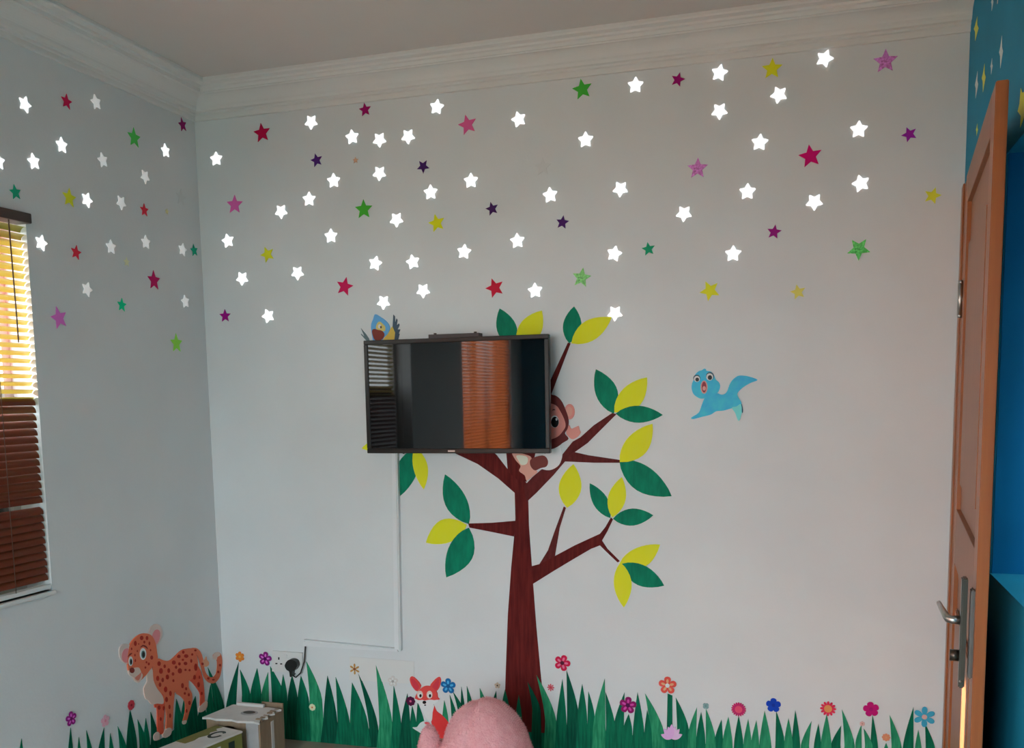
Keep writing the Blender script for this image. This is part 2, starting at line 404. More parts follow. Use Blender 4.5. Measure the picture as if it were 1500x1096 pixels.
# ------------------------------------------------------------------ painted tree
bark = mat('bark_paint', alb((62, 12, 12), 176), .65, col2=alb((88, 26, 24), 176), scale=(70, 70, 7), spec=.12)
barkd = mat('bark_paint_dark', alb((84, 32, 32), 176), .65, col2=alb((68, 22, 22), 176), scale=(60, 60, 20), spec=.12)
lg = mat('leaf_green_paint', alb((2, 82, 62), 170), .6, col2=alb((5, 108, 80), 170), scale=(40, 40, 12), spec=.12)
ly = mat('leaf_lime_paint', alb((186, 180, 22), 165), .6, col2=alb((176, 176, 40), 165), scale=(40, 40, 12), spec=.12)
tree = thing('painted_tree', 'painted brown tree with green and lime leaves on the white wall', 'mural', on('B', 768, 1098))
tp = .0012
flat('trunk', 'B', [(754, 722), (764, 700), (772, 708), (774, 734), (775, 770), (778, 812), (781, 855), (786, 920), (792, 985), (798, 1045), (802, 1098), (738, 1094), (739, 1045), (741, 980), (744, 900), (749, 830), (753, 788), (755, 760)], tp, bark, tree)
limbs = [
 [(660, 661), (700, 680), (730, 701), (755, 723), (768, 716), (760, 700), (745, 689), (728, 667), (715, 655), (700, 650), (690, 640), (650, 650), (600, 648), (600, 656)],
 [(744, 691), (758, 703), (772, 706), (768, 690), (760, 665), (752, 600), (757, 510), (752, 509), (745, 600), (741, 655)],
 [(762, 706), (776, 700), (790, 640), (808, 577), (836, 503), (832, 502), (807, 556), (790, 600), (775, 640), (760, 670)],
 [(768, 712), (771, 736), (786, 722), (811, 696), (827, 677), (837, 666), (861, 649), (880, 630), (903, 607), (897, 605), (870, 623), (850, 641), (839, 647), (827, 662), (815, 677), (793, 688), (780, 699)],
 [(825, 676), (840, 662), (862, 667), (909, 674), (908, 678), (870, 678)],
 [(755, 763), (720, 766), (686, 767), (688, 773), (714, 778), (753, 786)],
 [(777, 830), (792, 826), (814, 814), (842, 799), (868, 787), (879, 782), (887, 772), (895, 758), (898, 761), (890, 778), (882, 792), (890, 804), (908, 822), (905, 824), (888, 808), (879, 799), (866, 804), (842, 818), (812, 836), (780, 856)],
 [(790, 827), (803, 806), (812, 780), (826, 742), (829, 744), (820, 773), (813, 815)],
]
for i, P in enumerate(limbs): flat('branch', 'B', P, tp+.0002*(i+1), barkd if i in (3, 4, 7) else bark, tree)
def leafshape(bx, by, tx, ty, wd, sk=0):
    dx, dy = tx-bx, ty-by; L = math.hypot(dx, dy); ux, uy = dx/L, dy/L; nx, ny = -uy, ux; P = []
    N = 10
    for s in (1, -1):
        rng = range(0, N+1) if s == 1 else range(N-1, 0, -1)
        for i in rng:
            t = i/N; e = wd/2*math.sin(math.pi*t**.92)**.85*s + sk*math.sin(math.pi*t)
            P.append((bx+dx*t+nx*e, by+dy*t+ny*e))
    return P
leaves = [('g', 752, 508, 732, 452, 29, 0), ('y', 758, 505, 794, 455, 33, -2), ('g', 834, 503, 841, 449, 27, -1), ('y', 837, 503, 896, 465, 30, 1),
 ('g', 899, 606, 873, 541, 32, -2), ('y', 900, 604, 948, 553, 34, -3), ('g', 902, 606, 971, 608, 25, 0), ('y', 908, 677, 956, 621, 34, -3),
 ('g', 907, 674, 984, 727, 38, -3), ('y', 831, 744, 840, 680, 33, 0), ('g', 894, 759, 864, 708, 22, 0), ('y', 897, 758, 911, 699, 26, 0),
 ('g', 898, 760, 957, 755, 25, 0), ('y', 908, 825, 967, 798, 30, -5), ('g', 911, 826, 973, 858, 30, -2), ('y', 909, 824, 914, 890, 26, 1),
 ('g', 687, 768, 652, 695, 32, 3), ('y', 684, 769, 624, 795, 35, -4), ('g', 687, 773, 654, 846, 38, 4), ('g', 611, 655, 586, 727, 31, -3), ('y', 608, 655, 621, 717, 21, 2),
 ('y', 570, 648, 530, 657, 16, 0)]
for i, (c, bx, by, tx, ty, wd, sk) in enumerate(leaves):
    o = flat('leaf', 'B', leafshape(bx, by, tx, ty, wd, -sk), .0016+.00015*(i % 8), lg if c == 'g' else ly, tree)

# ------------------------------------------------------------------ painted grass
gm1 = mat('grass_paint', alb((2, 60, 44), 164), .65, col2=alb((6, 92, 64), 164), scale=(90, 90, 9), spec=.12)
gm2 = mat('grass_paint_light', alb((12, 84, 58), 164), .65, col2=alb((40, 122, 86), 164), scale=(90, 90, 12), spec=.12)
gm3 = mat('grass_paint_dark', alb((0, 44, 33), 158), .65, col2=alb((2, 70, 50), 158), scale=(90, 90, 9), spec=.12)
def floor_y(x):            # photo height of the floor line along the back wall
    return 1075+(x-329)*.0955
def blade(tx, ty, bl, brr, by, yb):
    P = []
    for i in range(6):
        t = i/6; P.append((bl+(tx-bl)*t**1.35, by+(ty-by)*t))
    P.append((tx, ty))
    for i in range(5, -1, -1):
        t = i/6; P.append((brr+(tx-brr)*t**1.35, by+(ty-by)*t))
    wd = (brr-bl)*.35
    P.append((brr+wd*.6, yb)); P.append((bl-wd*.6, yb))
    return P
gb = thing('painted_grass', 'painted green grass along the bottom of the tree wall', 'mural', on('B', 700, 1105))
BL = [(350,970,331,346,1040),(352,981,355,367,1018),(377,979,367,383,1018),(393,985,383,394,1020),(396,976,399,421,1030),(415,988,411,421,1020),(428,989,422,436,1022),(441,990,436,453,1028),
 (449,969,454,472,1025),(480,990,474,494,1055),(492,992,495,513,1062),(516,1000,513,539,1060),(525,986,541,554,1065),(551,974,556,575,1060),(577,1005,575,588,1062),(597,1016,588,601,1060),(604,1034,601,610,1060),
 (612,1029,610,622,1060),(651,1026,648,657,1055),(659,1018,662,671,1055),(664,1014,672,683,1048),(676,1006,675,682,1045),(684,1005,685,694,1040),(703,1008,704,712,1030),(727,1012,721,728,1032),(740,1010,734,747,1042),
 (760,1018,755,765,1055),(773,999,780,792,1040),(786,989,799,815,1056),(824,995,815,830,1060),(830,982,831,848,1048),(853,1002,846,860,1050),(862,1013,861,871,1048),(886,994,869,887,1065),(887,1014,888,901,1062),
 (915,1014,899,914,1064),(921,1046,913,926,1068),(934,1014,927,944,1075),(945,1016,953,973,1074),(948,1040,944,955,1074),(990,1022,992,1009,1068),(1021,1036,1008,1020,1075),(1027,1043,1020,1033,1082),(1034,1038,1034,1048,1082),
 (1057,1054,1047,1059,1084),(1067,1050,1058,1073,1090),(1082,1048,1075,1089,1092),(1096,1053,1089,1101,1090),(1108,1055,1100,1112,1090),(1120,1041,1112,1130,1094),(1137,1041,1136,1149,1086),(1155,1052,1149,1161,1086),
 (1165,1040,1160,1172,1088),(1189,1056,1173,1185,1092),(1199,1060,1192,1203,1094),(1211,1046,1202,1218,1092),(1232,1063,1217,1231,1092),(1233,1039,1237,1252,1092),(1262,1061,1253,1262,1088),(1265,1067,1267,1278,1092),
 (1278,1047,1275,1286,1094),(1303,1047,1306,1321,1096),(1338,1036,1322,1338,1098),(1345,1069,1340,1350,1098),(1355,1060,1356,1370,1098),(1298,1088,1293,1303,1104)]
for i, (tx, ty, a, b_, by) in enumerate(BL):
    M = gm2 if (i*7) % 5 in (1,) or (tx > 1000 and i % 2) else (gm3 if i % 3 == 0 and tx < 900 else gm1)
    flat('grass_blade', 'B', blade(tx, ty, a, b_, by, floor_y((a+b_)/2)-1), .0030+.0001*(i % 4), M, gb)
flat('flower_stalk', 'B', [(978, 1016), (985, 1019), (985, 1062), (986, floor_y(980)-2), (976, floor_y(980)-2), (977, 1062)], .0036, gm1, gb)
xs_ = [(330, 1052), (346, 1044), (352, 1030), (372, 1032), (396, 1036), (424, 1042), (455, 1052), (476, 1058), (495, 1078), (540, 1078), (575, 1072), (615, 1074), (660, 1072), (700, 1072), (738, 1075), (768, 1072), (800, 1074), (815, 1062), (845, 1068), (870, 1072), (905, 1076), (945, 1078), (1000, 1080), (1048, 1094), (1110, 1102), (1180, 1104), (1250, 1108), (1320, 1114), (1372, 1124)]
flat('grass_base', 'B', xs_+[(x, floor_y(x)-1) for x, _ in xs_[::-1]], .0026, gm1, gb)
gl_ = thing('painted_grass', 'painted green grass behind the spotted cub on the window wall', 'mural', on('L', 230, 1105))
def floor_yl(x): return 1075+(329-x)*.545
BLL = [(31,1082,26,35,1120),(103,1066,99,107,1110),(115,1080,112,120,1120),(126,1070,128,137,1112),(152,1066,143,153,1104),(161,1074,159,168,1112),(172,1064,175,186,1100),(190,1040,185,200,1088),(201,1054,204,217,1094),
 (213,1052,210,219,1086),(220,1043,221,232,1080),(258,1024,255,268,1062),(269,1024,264,275,1058),(286,1020,275,289,1050),(308,1003,302,313,1042),(304,978,313,328,1036),(297,1030,289,303,1052)]
for i, (tx, ty, a, b_, by) in enumerate(BLL):
    flat('grass_blade', 'L', blade(tx, ty, a, b_, by, floor_yl((a+b_)/2)-1), .0020+.0001*(i % 4), (gm1, gm3, gm1)[i % 3], gl_)
xl = [(0, 1150), (60, 1135), (140, 1116), (185, 1102), (215, 1094), (240, 1080), (262, 1064), (285, 1052), (310, 1046), (329, 1040)]
flat('grass_base', 'L', xl+[(x, floor_yl(x)-1) for x, _ in xl[::-1]], .0018, gm3, gl_)

# ------------------------------------------------------------------ flower stickers
def flower(wall, x, y, rp, kind, cols, label, wl=160, rot=0):
    c = on(wall, x, y); e = on(wall, x, y+10); sc = 10/(c-e).length; r = rp/sc
    t = thing('flower_sticker', label, 'sticker', c+NRM[wall]*.004, 'flower stickers along the grass')
    wl = int(wl*1.08); M = [mat('sticker_%d_%d_%d_%d' % (*q, wl), alb(q, wl), .55, spec=.15) for q in cols]
    def poly(name, pts, th, m_, par=t): return slab(name, wall, [wpt(wall, c, u, v) for u, v in pts], th, m_, par, .0030)
    def petal(a, rin, rout, wd, th, m_, nm='petal'):
        P = []
        for i in range(12):
            q = 2*math.pi*i/12; u = (rin+rout)/2+(rout-rin)/2*math.cos(q); v = wd*math.sin(q)*(1+.25*math.cos(q))
            P.append((u*math.sin(a)+v*math.cos(a), u*math.cos(a)-v*math.sin(a)))
        return poly(nm, P, th, m_)
    n_, wd, inner = kind
    for k in range(n_):
        a = math.radians(rot)+2*math.pi*k/n_
        o = petal(a, r*.12, r, r*wd, .0042+.0001*(k % 2), M[0])
        if inner and len(M) > 2:
            P = []
            for i in range(10):
                q = 2*math.pi*i/10; u = r*.48+r*.24*math.cos(q); v = r*wd*.38*math.sin(q)
                P.append((u*math.sin(a)+v*math.cos(a), u*math.cos(a)-v*math.sin(a)))
            slab('petal_print', wall, [wpt(wall, c, u, v) for u, v in P], .0048, M[2], o, .0040)
    cr = r*(.24 if n_ < 9 else .5)
    poly('flower_center', [(cr*math.cos(q), cr*math.sin(q)) for q in [2*math.pi*i/14 for i in range(14)]], .0053, M[1])
    return t
F5 = (5, .36, True); F6 = (6, .25, False)
flower('B', 352, 962, 7.5, (6, .33, False), [(186, 92, 34), (200, 120, 50)], 'small orange six-petal flower sticker beside the room corner', 140)
flower('B', 389, 965, 10.5, F5, [(96, 20, 84), (60, 10, 60), (168, 80, 150)], 'dark purple flower sticker beside the wall socket', 145, 10)
flower('B', 520, 980, 8, (6, .17, False), [(150, 112, 62), (110, 60, 30)], 'thin-petalled golden brown flower sticker on the blank cover plate', 160)
flower('B', 576, 998, 8, F5, [(186, 180, 176), (150, 146, 142), (206, 200, 198)], 'silvery white flower sticker between the tall grass and fox', 175)
flower('B', 602, 1027, 7, (8, .36, False), [(74, 16, 50), (206, 88, 124)], 'round dark purple flower sticker with pink centre beside the fox ear', 175)
flower('B', 657, 1005, 11.5, F5, [(24, 96, 152), (20, 80, 130), (74, 160, 206)], 'bright blue flower sticker between the fox and tree trunk', 180, 0)
flower('B', 729, 1004, 4.5, (5, .36, False), [(176, 160, 140), (60, 50, 40)], 'tiny beige flower sticker with dark centre by the tree trunk', 180)
flower('B', 458, 1036, 5, (8, .4, False), [(190, 176, 140), (186, 84, 40)], 'tiny cream flower sticker with orange centre on the grass', 150)
flower('B', 824, 971, 12, F5, [(176, 22, 62), (70, 20, 40), (220, 100, 130)], 'crimson pink flower sticker highest beside the tree trunk', 175, 20)
flower('B', 807, 1007, 5.5, (8, .16, False), [(190, 84, 96), (176, 60, 72)], 'tiny spiky rose flower sticker touching the tree trunk', 175)
flower('B', 920, 1033, 12.5, F5, [(120, 14, 80), (70, 10, 60), (178, 60, 140)], 'magenta purple flower sticker with dark centre over the grass', 170, 5)
flower('B', 978, 1004, 13, F5, [(196, 72, 62), (226, 214, 200), (226, 146, 110)], 'coral orange flower sticker on the straight green stalk', 170, 0)
flower('B', 1034, 1034, 4.6, (4, .5, False), [(110, 138, 138), (92, 120, 124)], 'tiny square grey-teal flower sticker over the grass', 165, 45)
flower('B', 1082, 1039, 10.5, (18, .13, False), [(160, 34, 84), (190, 66, 92)], 'round many-petalled magenta flower sticker over the grass', 165)
flower('B', 1133, 1033, 10.5, (5, .40, False), [(12, 52, 150), (10, 40, 130)], 'deep blue flower sticker with five blunt petals', 162, 0)
flower('B', 1213, 1038, 11, (12, .16, False), [(184, 38, 66), (214, 120, 70)], 'red daisy sticker with a big orange centre', 160)
flower('B', 1276, 1039, 11, (5, .40, False), [(146, 8, 84), (130, 8, 80)], 'plain magenta flower sticker with five blunt petals', 155, -10)
flower('B', 1263, 1060, 3.6, (6, .36, False), [(168, 136, 132), (140, 100, 96)], 'tiny greyish pink flower sticker under the plain magenta flower', 155)
flower('B', 1298, 1080, 5.8, (8, .3, False), [(198, 112, 84), (206, 124, 90)], 'small peach flower sticker low in the grass', 155)
flower('B', 1354, 1050, 15, F6, [(44, 118, 142), (178, 126, 120)], 'large teal flower sticker with narrow petals beside the door frame', 145)
flower('L', 103, 1053, 11, F5, [(84, 14, 70), (60, 10, 50), (140, 60, 120)], 'dark purple flower sticker on the window wall', 115)
flower('L', 153, 1056, 9, (5, .38, False), [(172, 96, 106), (160, 80, 90)], 'pale pink flower sticker on the window wall', 115)
flower('L', 191, 1033, 7.5, (8, .38, False), [(112, 32, 40), (80, 10, 20)], 'dark red flower sticker beside the spotted cub', 115)
lt = thing('flower_sticker', 'pale lilac lotus flower sticker at the foot of the straight stalk', 'sticker', on('B', 984, 1072)+Vector((0,-.004,0)), 'flower stickers along the grass')
for i, (a, L_) in enumerate([(-72, 15), (72, 15), (-45, 15), (45, 15), (-20, 14), (20, 14), (0, 16)]):
    q = math.radians(a); flat('petal', 'B', leafshape(984, 1082, 984+L_*1.1*math.sin(q), 1082-L_*1.35*math.cos(q), 8), .0042+.0001*i,
        mat('lotus_%d' % (i % 2), alb(((176, 136, 180), (186, 148, 188))[i % 2], 170), .4), lt)

# ------------------------------------------------------------------ star stickers
def starpts(R, inner, rot, rounded=False):
    P = []
    for k in range(10):
        a = math.radians(rot)+math.pi*k/5; r = R if k % 2 == 0 else R*inner
        P.append((r*math.sin(a), r*math.cos(a)))
    if rounded:
        Q = []
        for k in range(10):
            p, a, b_ = P[k], P[k-1], P[(k+1) % 10]
            f = .22 if k % 2 == 0 else .12
            for t in ((1, 0), (.35, .12), (.12, .35), (0, 1)):
                Q.append((p[0]+(a[0]-p[0])*f*t[0]+(b_[0]-p[0])*f*t[1], p[1]+(a[1]-p[1])*f*t[0]+(b_[1]-p[1])*f*t[1]))
        return Q
    return P
def star(wall, x, y, R, rot, M, label, group, rounded=False, inner=.46, t=.0025):
    c = on(wall, x, y)
    o = slab('star_sticker', wall, [wpt(wall, c, u, v) for u, v in starpts(R, inner, rot, rounded)], t, M)
    return tag(o, label, 'star', group)
lit_white = mat('emission_lit_star', (.9, .9, .9), .4, emit=1.25)  # emission stands in for light thrown back by the stickers
faint = mat('weak_emission_star', (.85, .85, .84), .3, emit=.26)  # weaker emission brightens the paler stickers
dull = mat('silver_star', (.72, .73, .73), .3)
def glit(name, c):
    M = mat(name, c, .25)
    nn, ll = M.node_tree.nodes, M.node_tree.links; b_ = nn['Principled BSDF']
    tc = nn.new('ShaderNodeTexCoord'); vo = nn.new('ShaderNodeTexVoronoi'); vo.inputs['Scale'].default_value = 170
    rp = nn.new('ShaderNodeValToRGB'); rp.color_ramp.elements[0].color = (*[v*.55 for v in c], 1); rp.color_ramp.elements[1].color = (*[min(1, v*1.5+.06) for v in c], 1)
    ll.new(tc.outputs['Object'], vo.inputs['Vector']); ll.new(vo.outputs['Color'], rp.inputs['Fac']); ll.new(rp.outputs[0], b_.inputs['Base Color'])
    return M
# x, y, point-to-point height in photo pixels, turn, colour, short name that finds it, glitter
CB = [(384,195,27,-5,(104,4,34),'crimson star nearest the cornice corner',0,120),(535,161,19,-5,(96,8,56),'maroon cornice star near the room corner',0,130),
 (464,235,19,-12,(46,18,66),'dark purple star beside tiny beige star',0,125),(620,244,19,36,(42,18,62),'dark purple star below pink cornice star',0,140),
 (521,235,9,0,(140,104,84),'tiny beige star',0,130),(344,300,26,3,(150,54,98),'plain pink star beside the room corner',0,120),(533,307,27,0,(46,118,34),'plain green star above the painted parrot',0,140),
 (640,327,25,-12,(196,164,20),'plain yellow star above the television bracket',0,150),(685,183,28,-12,(160,60,98),'pink star just under the cornice',0,140),(853,131,29,-8,(42,114,36),'green star touching the cornice shadow',0,135),
 (721,306,19,-13,(44,18,60),'dark purple star beside yellow bracket star',0,150),(824,326,19,10,(50,18,72),'dark purple star above pale glitter star',0,155),
 (725,422,27,-18,(156,16,42),'bright red star just above the television',0,165),(852,407,27,10,(92,158,76),'pale green glitter star above leaf tip',1,165),(505,420,26,15,(144,12,58),'crimson star close above the painted parrot',0,150),
 (392,373,22,-20,(196,158,26),'yellow star low beside the room corner',0,130),(330,463,18,0,(100,8,82),'small plum star beside the room corner',0,140),(993,117,20,18,(98,8,64),'maroon cornice star near the teal wall',0,135),
 (1131,101,29,2,(196,174,22),'large yellow star just under the cornice',0,130),(1022,247,29,2,(160,78,136),'pink glitter star above the blue bird',1,145),(1187,229,32,-8,(130,4,68),'large crimson star above small plum star',0,135),
 (1134,340,20,10,(102,10,84),'small plum star below large crimson star',0,145),(950,365,19,-8,(8,112,78),'small dark green star',0,155),(1040,426,28,-26,(210,194,26),'yellow star right above the blue bird',0,165),
 (1169,428,21,-12,(186,154,76),'golden star above the blue bird tail',0,155),(1297,90,33,0,(146,66,116),'large pink glitter star near teal wall',1,125),(1332,197,21,-22,(88,18,94),'small purple star near the door top',0,125),
 (1366,287,23,18,(188,156,36),'small golden yellow star beside the door',0,125),(1258,365,31,36,(56,152,58),'bright green glitter star beside the door',1,140)]
CL = [(97,149,21,5,(108,10,38),'dark red star high on window wall',0,108),(196,202,27,0,(38,98,40),'large green star high on window wall',0,108),(267,183,19,-15,(74,6,44),'small maroon star on the window wall',0,108),
 (22,282,21,-10,(10,84,62),'dark green star just above the blind',0,112),(101,290,26,5,(178,146,22),'yellow star on the window wall',0,112),(211,308,18,0,(160,24,34),'small bright red star on window wall',0,110),
 (244,310,8,10,(122,110,84),'tiny dull gold star',0,108),(111,370,20,10,(124,18,32),'red star beside the blind',0,114),(185,384,13,0,(158,140,98),'small pale gold star on window wall',0,112),
 (284,367,17,-10,(6,84,64),'dark green star touching the room corner',0,108),(225,411,27,0,(100,0,44),'large dark crimson star on window wall',0,112),(178,447,19,5,(0,108,74),'small sea green star on window wall',0,115),
 (86,466,31,-15,(164,62,112),'large pink star beside the blind',0,118),(258,503,26,0,(76,120,40),'olive green star on the window wall',0,112)]
for wall, lst, grp in (('B', CB, 'coloured stars on the tree wall'), ('L', CL, 'coloured stars on the window wall')):
    for x, y, hpx, rot, c, nm, g, wl_ in lst:
        p = on(wall, x, y); q = on(wall, x, y+20); sc = 20/(p-q).length
        key = 'star_%d_%d_%d' % c
        M = glit(key, alb(c, wl_)) if g else mat(key, alb(c, wl_), .35, spec=.12)
        star(wall, x, y, hpx/1.81/sc, rot, M, nm+' sticker' if len(nm.split()) > 4 else nm+' sticker on the white wall', grp)
WB = [(317,233,0),(456,179,40),(516,201,-4),(556,205,36),(598,200,36),(640,157,10),(489,265,0),(556,254,41),(690,265,0),(631,282,0),(453,292,2),(412,310,36),(581,322,36),(485,346,0),(334,353,-10),(355,408,42),(436,400,36),
 (550,386,15),(605,384,-10),(562,443,40),(620,426,36),(393,463,-20),(760,175,-14),(858,205,0),(931,125,3),(806,286,-5),(909,277,42),(680,369,8),(758,353,-3),(784,426,-3),(900,372,14),(901,459,38),(1054,107,12),(1054,163,36),
 (1141,139,48),(1208,86,23),(1113,209,6),(1095,281,2),(1193,296,36),(1002,313,40),(1074,372,2),(1258,190,2),(1261,269,-15)]
WLs = [(36,153,15,'w'),(140,150,-15,'f'),(90,213,-3,'w'),(49,237,-12,'w'),(-3,236,0,'w'),(150,235,-15,'f'),(242,221,-8,'w'),(212,259,36,'f'),(127,293,20,'w'),(177,297,36,'f'),(60,356,15,'w'),(162,362,0,'f'),(213,355,0,'f'),
 (267,366,10,'f'),(127,424,20,'f'),(271,442,-10,'f')]
used = {}
def side(dx, dy, wall):
    if abs(dy) > abs(dx): return 'above' if dy < 0 else 'below'
    return ('on the door side of' if dx > 0 else 'on the window side of') if wall == 'B' else ('on the corner side of' if dx > 0 else 'on the window side of')
def white_label(word, x, y, wall, lst):
    ds_ = sorted(lst, key=lambda q: (q[0]-x)**2+(q[1]-y)**2)
    for k in range(5):
        q = ds_[k]; s = '%s star %s the %s' % (word, side(x-q[0], y-q[1], wall), q[5])
        if s not in used: break
    used[s] = 1
    return s
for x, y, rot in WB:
    star('B', x, y, .0305, rot, lit_white, white_label('emission-lit white', x, y, 'B', CB), 'emission-lit stars on the tree wall', True, .52, .003)
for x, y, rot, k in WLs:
    star('L', x, y, .0285, rot, lit_white if k == 'w' else faint, white_label('emission-lit white' if k == 'w' else 'faint pale', x, y, 'L', CL), 'white stars on the window wall', True, .5, .003)
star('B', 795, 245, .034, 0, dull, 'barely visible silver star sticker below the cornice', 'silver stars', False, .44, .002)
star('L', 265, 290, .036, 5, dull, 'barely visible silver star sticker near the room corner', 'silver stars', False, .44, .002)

# ------------------------------------------------------------------ painted stars on the teal wall
pw = mat('painted_star_white', alb((150, 168, 172), 150), .5); py = mat('painted_star_yellow', alb((170, 164, 60), 150), .5)
def sparkle(x, y, hw, hh, M, label, twist=0):
    P = [(x+twist, y-hh), (x+hw*.45, y-hh*.3), (x+hw, y-hh*.05), (x+hw*.5, y+hh*.3), (x-twist, y+hh), (x-hw*.5, y+hh*.25), (x-hw, y+hh*.02), (x-hw*.4, y-hh*.3)]
    return tag(flat('painted_star', 'R', P, .0012, M), label, 'painted star', 'stars painted on the teal wall')
sparkle(1467, 76, 2.8, 24, pw, 'large white painted star directly above the door on teal wall', 1.2)
sparkle(1453, 97, 1.6, 12, pw, 'small white painted star between the yellow and large white ones', .7)
sparkle(1431, 124, 2.3, 20, pw, 'white painted star beside the white wall edge on teal wall', 1.5)
sparkle(1441.5, 114, 2.8, 21, py, 'yellow painted star directly above the door on teal wall', 1.2)
sparkle(1430.5, 42, 3.4, 18, py, 'yellow painted star at the end of the cornice', 1.6)
sparkle(1454, 3, 1.6, 13, pw, 'white painted star highest on the teal wall', .8)
sparkle(1462, -4, 1.4, 10, pw, 'short white painted star highest on the teal wall', .6)
sparkle(1431.5, 190, 1.4, 9, py, 'small yellow painted star half hidden by the door top', .6)
tag(flat('painted_star', 'R', [(1496, 129), (1498, 136), (1503, 133), (1506, 128), (1508, 140), (1518, 146), (1509, 158), (1510, 176), (1502, 168), (1495, 187), (1496, 170), (1491.5, 163), (1494, 152)], .0012, mat('painted_star_bright', alb((196, 186, 30), 150), .5)),
    'big bright yellow painted star beside the door edge', 'painted star', 'stars painted on the teal wall')

# ------------------------------------------------------------------ spotted cub sticker (window wall)
def P(c, wl=115, r=.6):
    return mat('print_%d_%d_%d_%d' % (*c, wl), alb(c, wl), r, spec=.15)
TFc = (150, 880, 5.075)
cub = thing('cub_sticker', 'orange spotted cub wall sticker standing in the painted grass', 'sticker', on('L', 240, 1080)+Vector((.004,0,0)))
OR, ORD, SPT, CR, PK = P((156, 60, 42)), P((134, 48, 34)), P((92, 22, 16)), P((118, 103, 96)), P((138, 74, 76))
OUT = P((96, 84, 80)); BLK = P((22, 18, 18)); WHT = P((172, 168, 164)); BRN = P((70, 22, 18))
def cubp(name, pts, lay, M, sm_=3, par=None): return flat(name, 'L', pts, .0026+.0004*lay, M, par or cub, sm_, TFc)
cubp('tail', [(640, 362), (690, 352), (728, 385), (748, 450), (758, 520), (785, 562), (818, 568), (842, 540), (850, 480), (845, 440), (822, 430), (822, 400), (855, 383), (880, 405), (887, 460), (880, 520), (865, 575), (830, 612), (790, 610), (755, 575), (735, 510), (715, 440), (690, 395)], 1, OR)
cubp('tail_tip', [(822, 432), (820, 405), (835, 388), (860, 385), (872, 405), (850, 420), (845, 440)], 2, CR)
cubp('tail_tuft', [(742, 445), (755, 440), (768, 415), (774, 440), (788, 458), (785, 480), (765, 492), (745, 480)], 2, P((136, 84, 66)))
cubp('hind_leg', [(640, 470), (690, 470), (720, 510), (742, 580), (752, 660), (756, 740), (752, 780), (722, 785), (722, 700), (700, 655), (665, 610), (635, 575)], 2, ORD)
cubp('hind_leg', [(540, 570), (630, 560), (636, 640), (662, 695), (660, 760), (640, 830), (618, 900), (590, 905), (608, 830), (606, 750), (575, 710), (540, 680)], 3, OR)
cubp('body', [(372, 470), (405, 430), (450, 444), (492, 446), (530, 415), (580, 370), (620, 358), (665, 360), (700, 425), (700, 520), (650, 590), (600, 600), (548, 660), (530, 690), (520, 720), (430, 740), (385, 700), (365, 600)], 4, OR)
cubp('front_leg', [(385, 690), (450, 700), (456, 800), (448, 900), (446, 985), (405, 985), (402, 900), (400, 800), (382, 790)], 5, ORD)
cubp('front_leg', [(450, 690), (524, 670), (522, 780), (516, 880), (510, 965), (468, 960), (470, 860), (460, 780)], 6, OR)
cubp('chest', [(322, 535), (362, 505), (372, 590), (400, 655), (440, 708), (446, 765), (400, 765), (362, 772), (335, 740), (315, 730), (300, 655), (326, 600)], 6, CR)
for pts in ([(375, 1000), (400, 975), (418, 990), (415, 1030), (380, 1040)], [(440, 1000), (470, 950), (505, 950), (500, 995), (460, 1020)], [(590, 895), (618, 890), (612, 915), (592, 918)], [(712, 800), (735, 770), (770, 745), (772, 790), (745, 822), (712, 830)]):
    cubp('paw', pts, 7, CR, 3)
er = cubp('ear', [(340, 240), (352, 200), (388, 173), (422, 188), (438, 240), (426, 290), (402, 330), (384, 346), (355, 300)], 6, P((114, 103, 99)))
cubp('inner_ear', [(362, 260), (380, 222), (405, 215), (422, 240), (415, 290), (390, 328), (370, 300)], 7, PK, 3, er)
er = cubp('ear', [(200, 335), (155, 320), (122, 350), (119, 405), (140, 452), (185, 468), (200, 400)], 6, P((114, 103, 99)))
cubp('inner_ear', [(188, 362), (155, 362), (136, 400), (142, 445), (180, 458)], 7, PK, 3, er)
hd = cubp('head', [(195, 330), (225, 285), (272, 250), (322, 244), (362, 265), (388, 320), (398, 385), (402, 430), (380, 470), (345, 515), (310, 560), (262, 600), (225, 570), (192, 545), (181, 490), (178, 430), (184, 380)], 8, OR)
cubp('muzzle', [(185, 520), (225, 500), (262, 498), (278, 530), (290, 560), (265, 608), (235, 598), (222, 570), (195, 555)], 9, CR, 3, hd)
cubp('mouth', [(232, 572), (262, 548), (280, 530), (276, 560), (260, 592), (242, 590)], 10, P((150, 70, 60)), 2, hd)
cubp('nose', ellipse(210, 518, 19, 21), 10, BRN, 0, hd)
for ex, ey, rx, ry in ((292, 396, 24, 44), (200, 450, 16, 36)):
    ey_ = cubp('eye', ellipse(ex, ey, rx, ry), 10, WHT, 0, hd)
    cubp('iris', ellipse(ex+1, ey+4, rx*.62, ry*.66), 11, P((44, 66, 62)), 0, hd); cubp('pupil', ellipse(ex+2, ey+5, rx*.42, ry*.46), 12, BLK, 0, hd)
cubp('brow', [(270, 350), (290, 328), (318, 340), (328, 362), (316, 352), (292, 340)], 10, BRN, 2, hd)
cubp('brow', [(178, 420), (192, 395), (212, 388), (204, 400), (188, 412)], 10, BRN, 2, hd)
hs = [(282,277,14,17),(322,278,10,16),(235,318,11,20),(340,318,7,15),(207,358,6,10),(348,368,6,9),(357,423,11,16),(318,458,7,9),(335,470,8,11),(310,497,7,9),(232,405,5,10),(235,445,5,12),(260,322,4,7),(250,375,5,8),(302,308,8,11)]
for x, y, a, b_ in hs: cubp('spot', ellipse(x, y, a, b_, 9), 9, SPT, 0, hd)
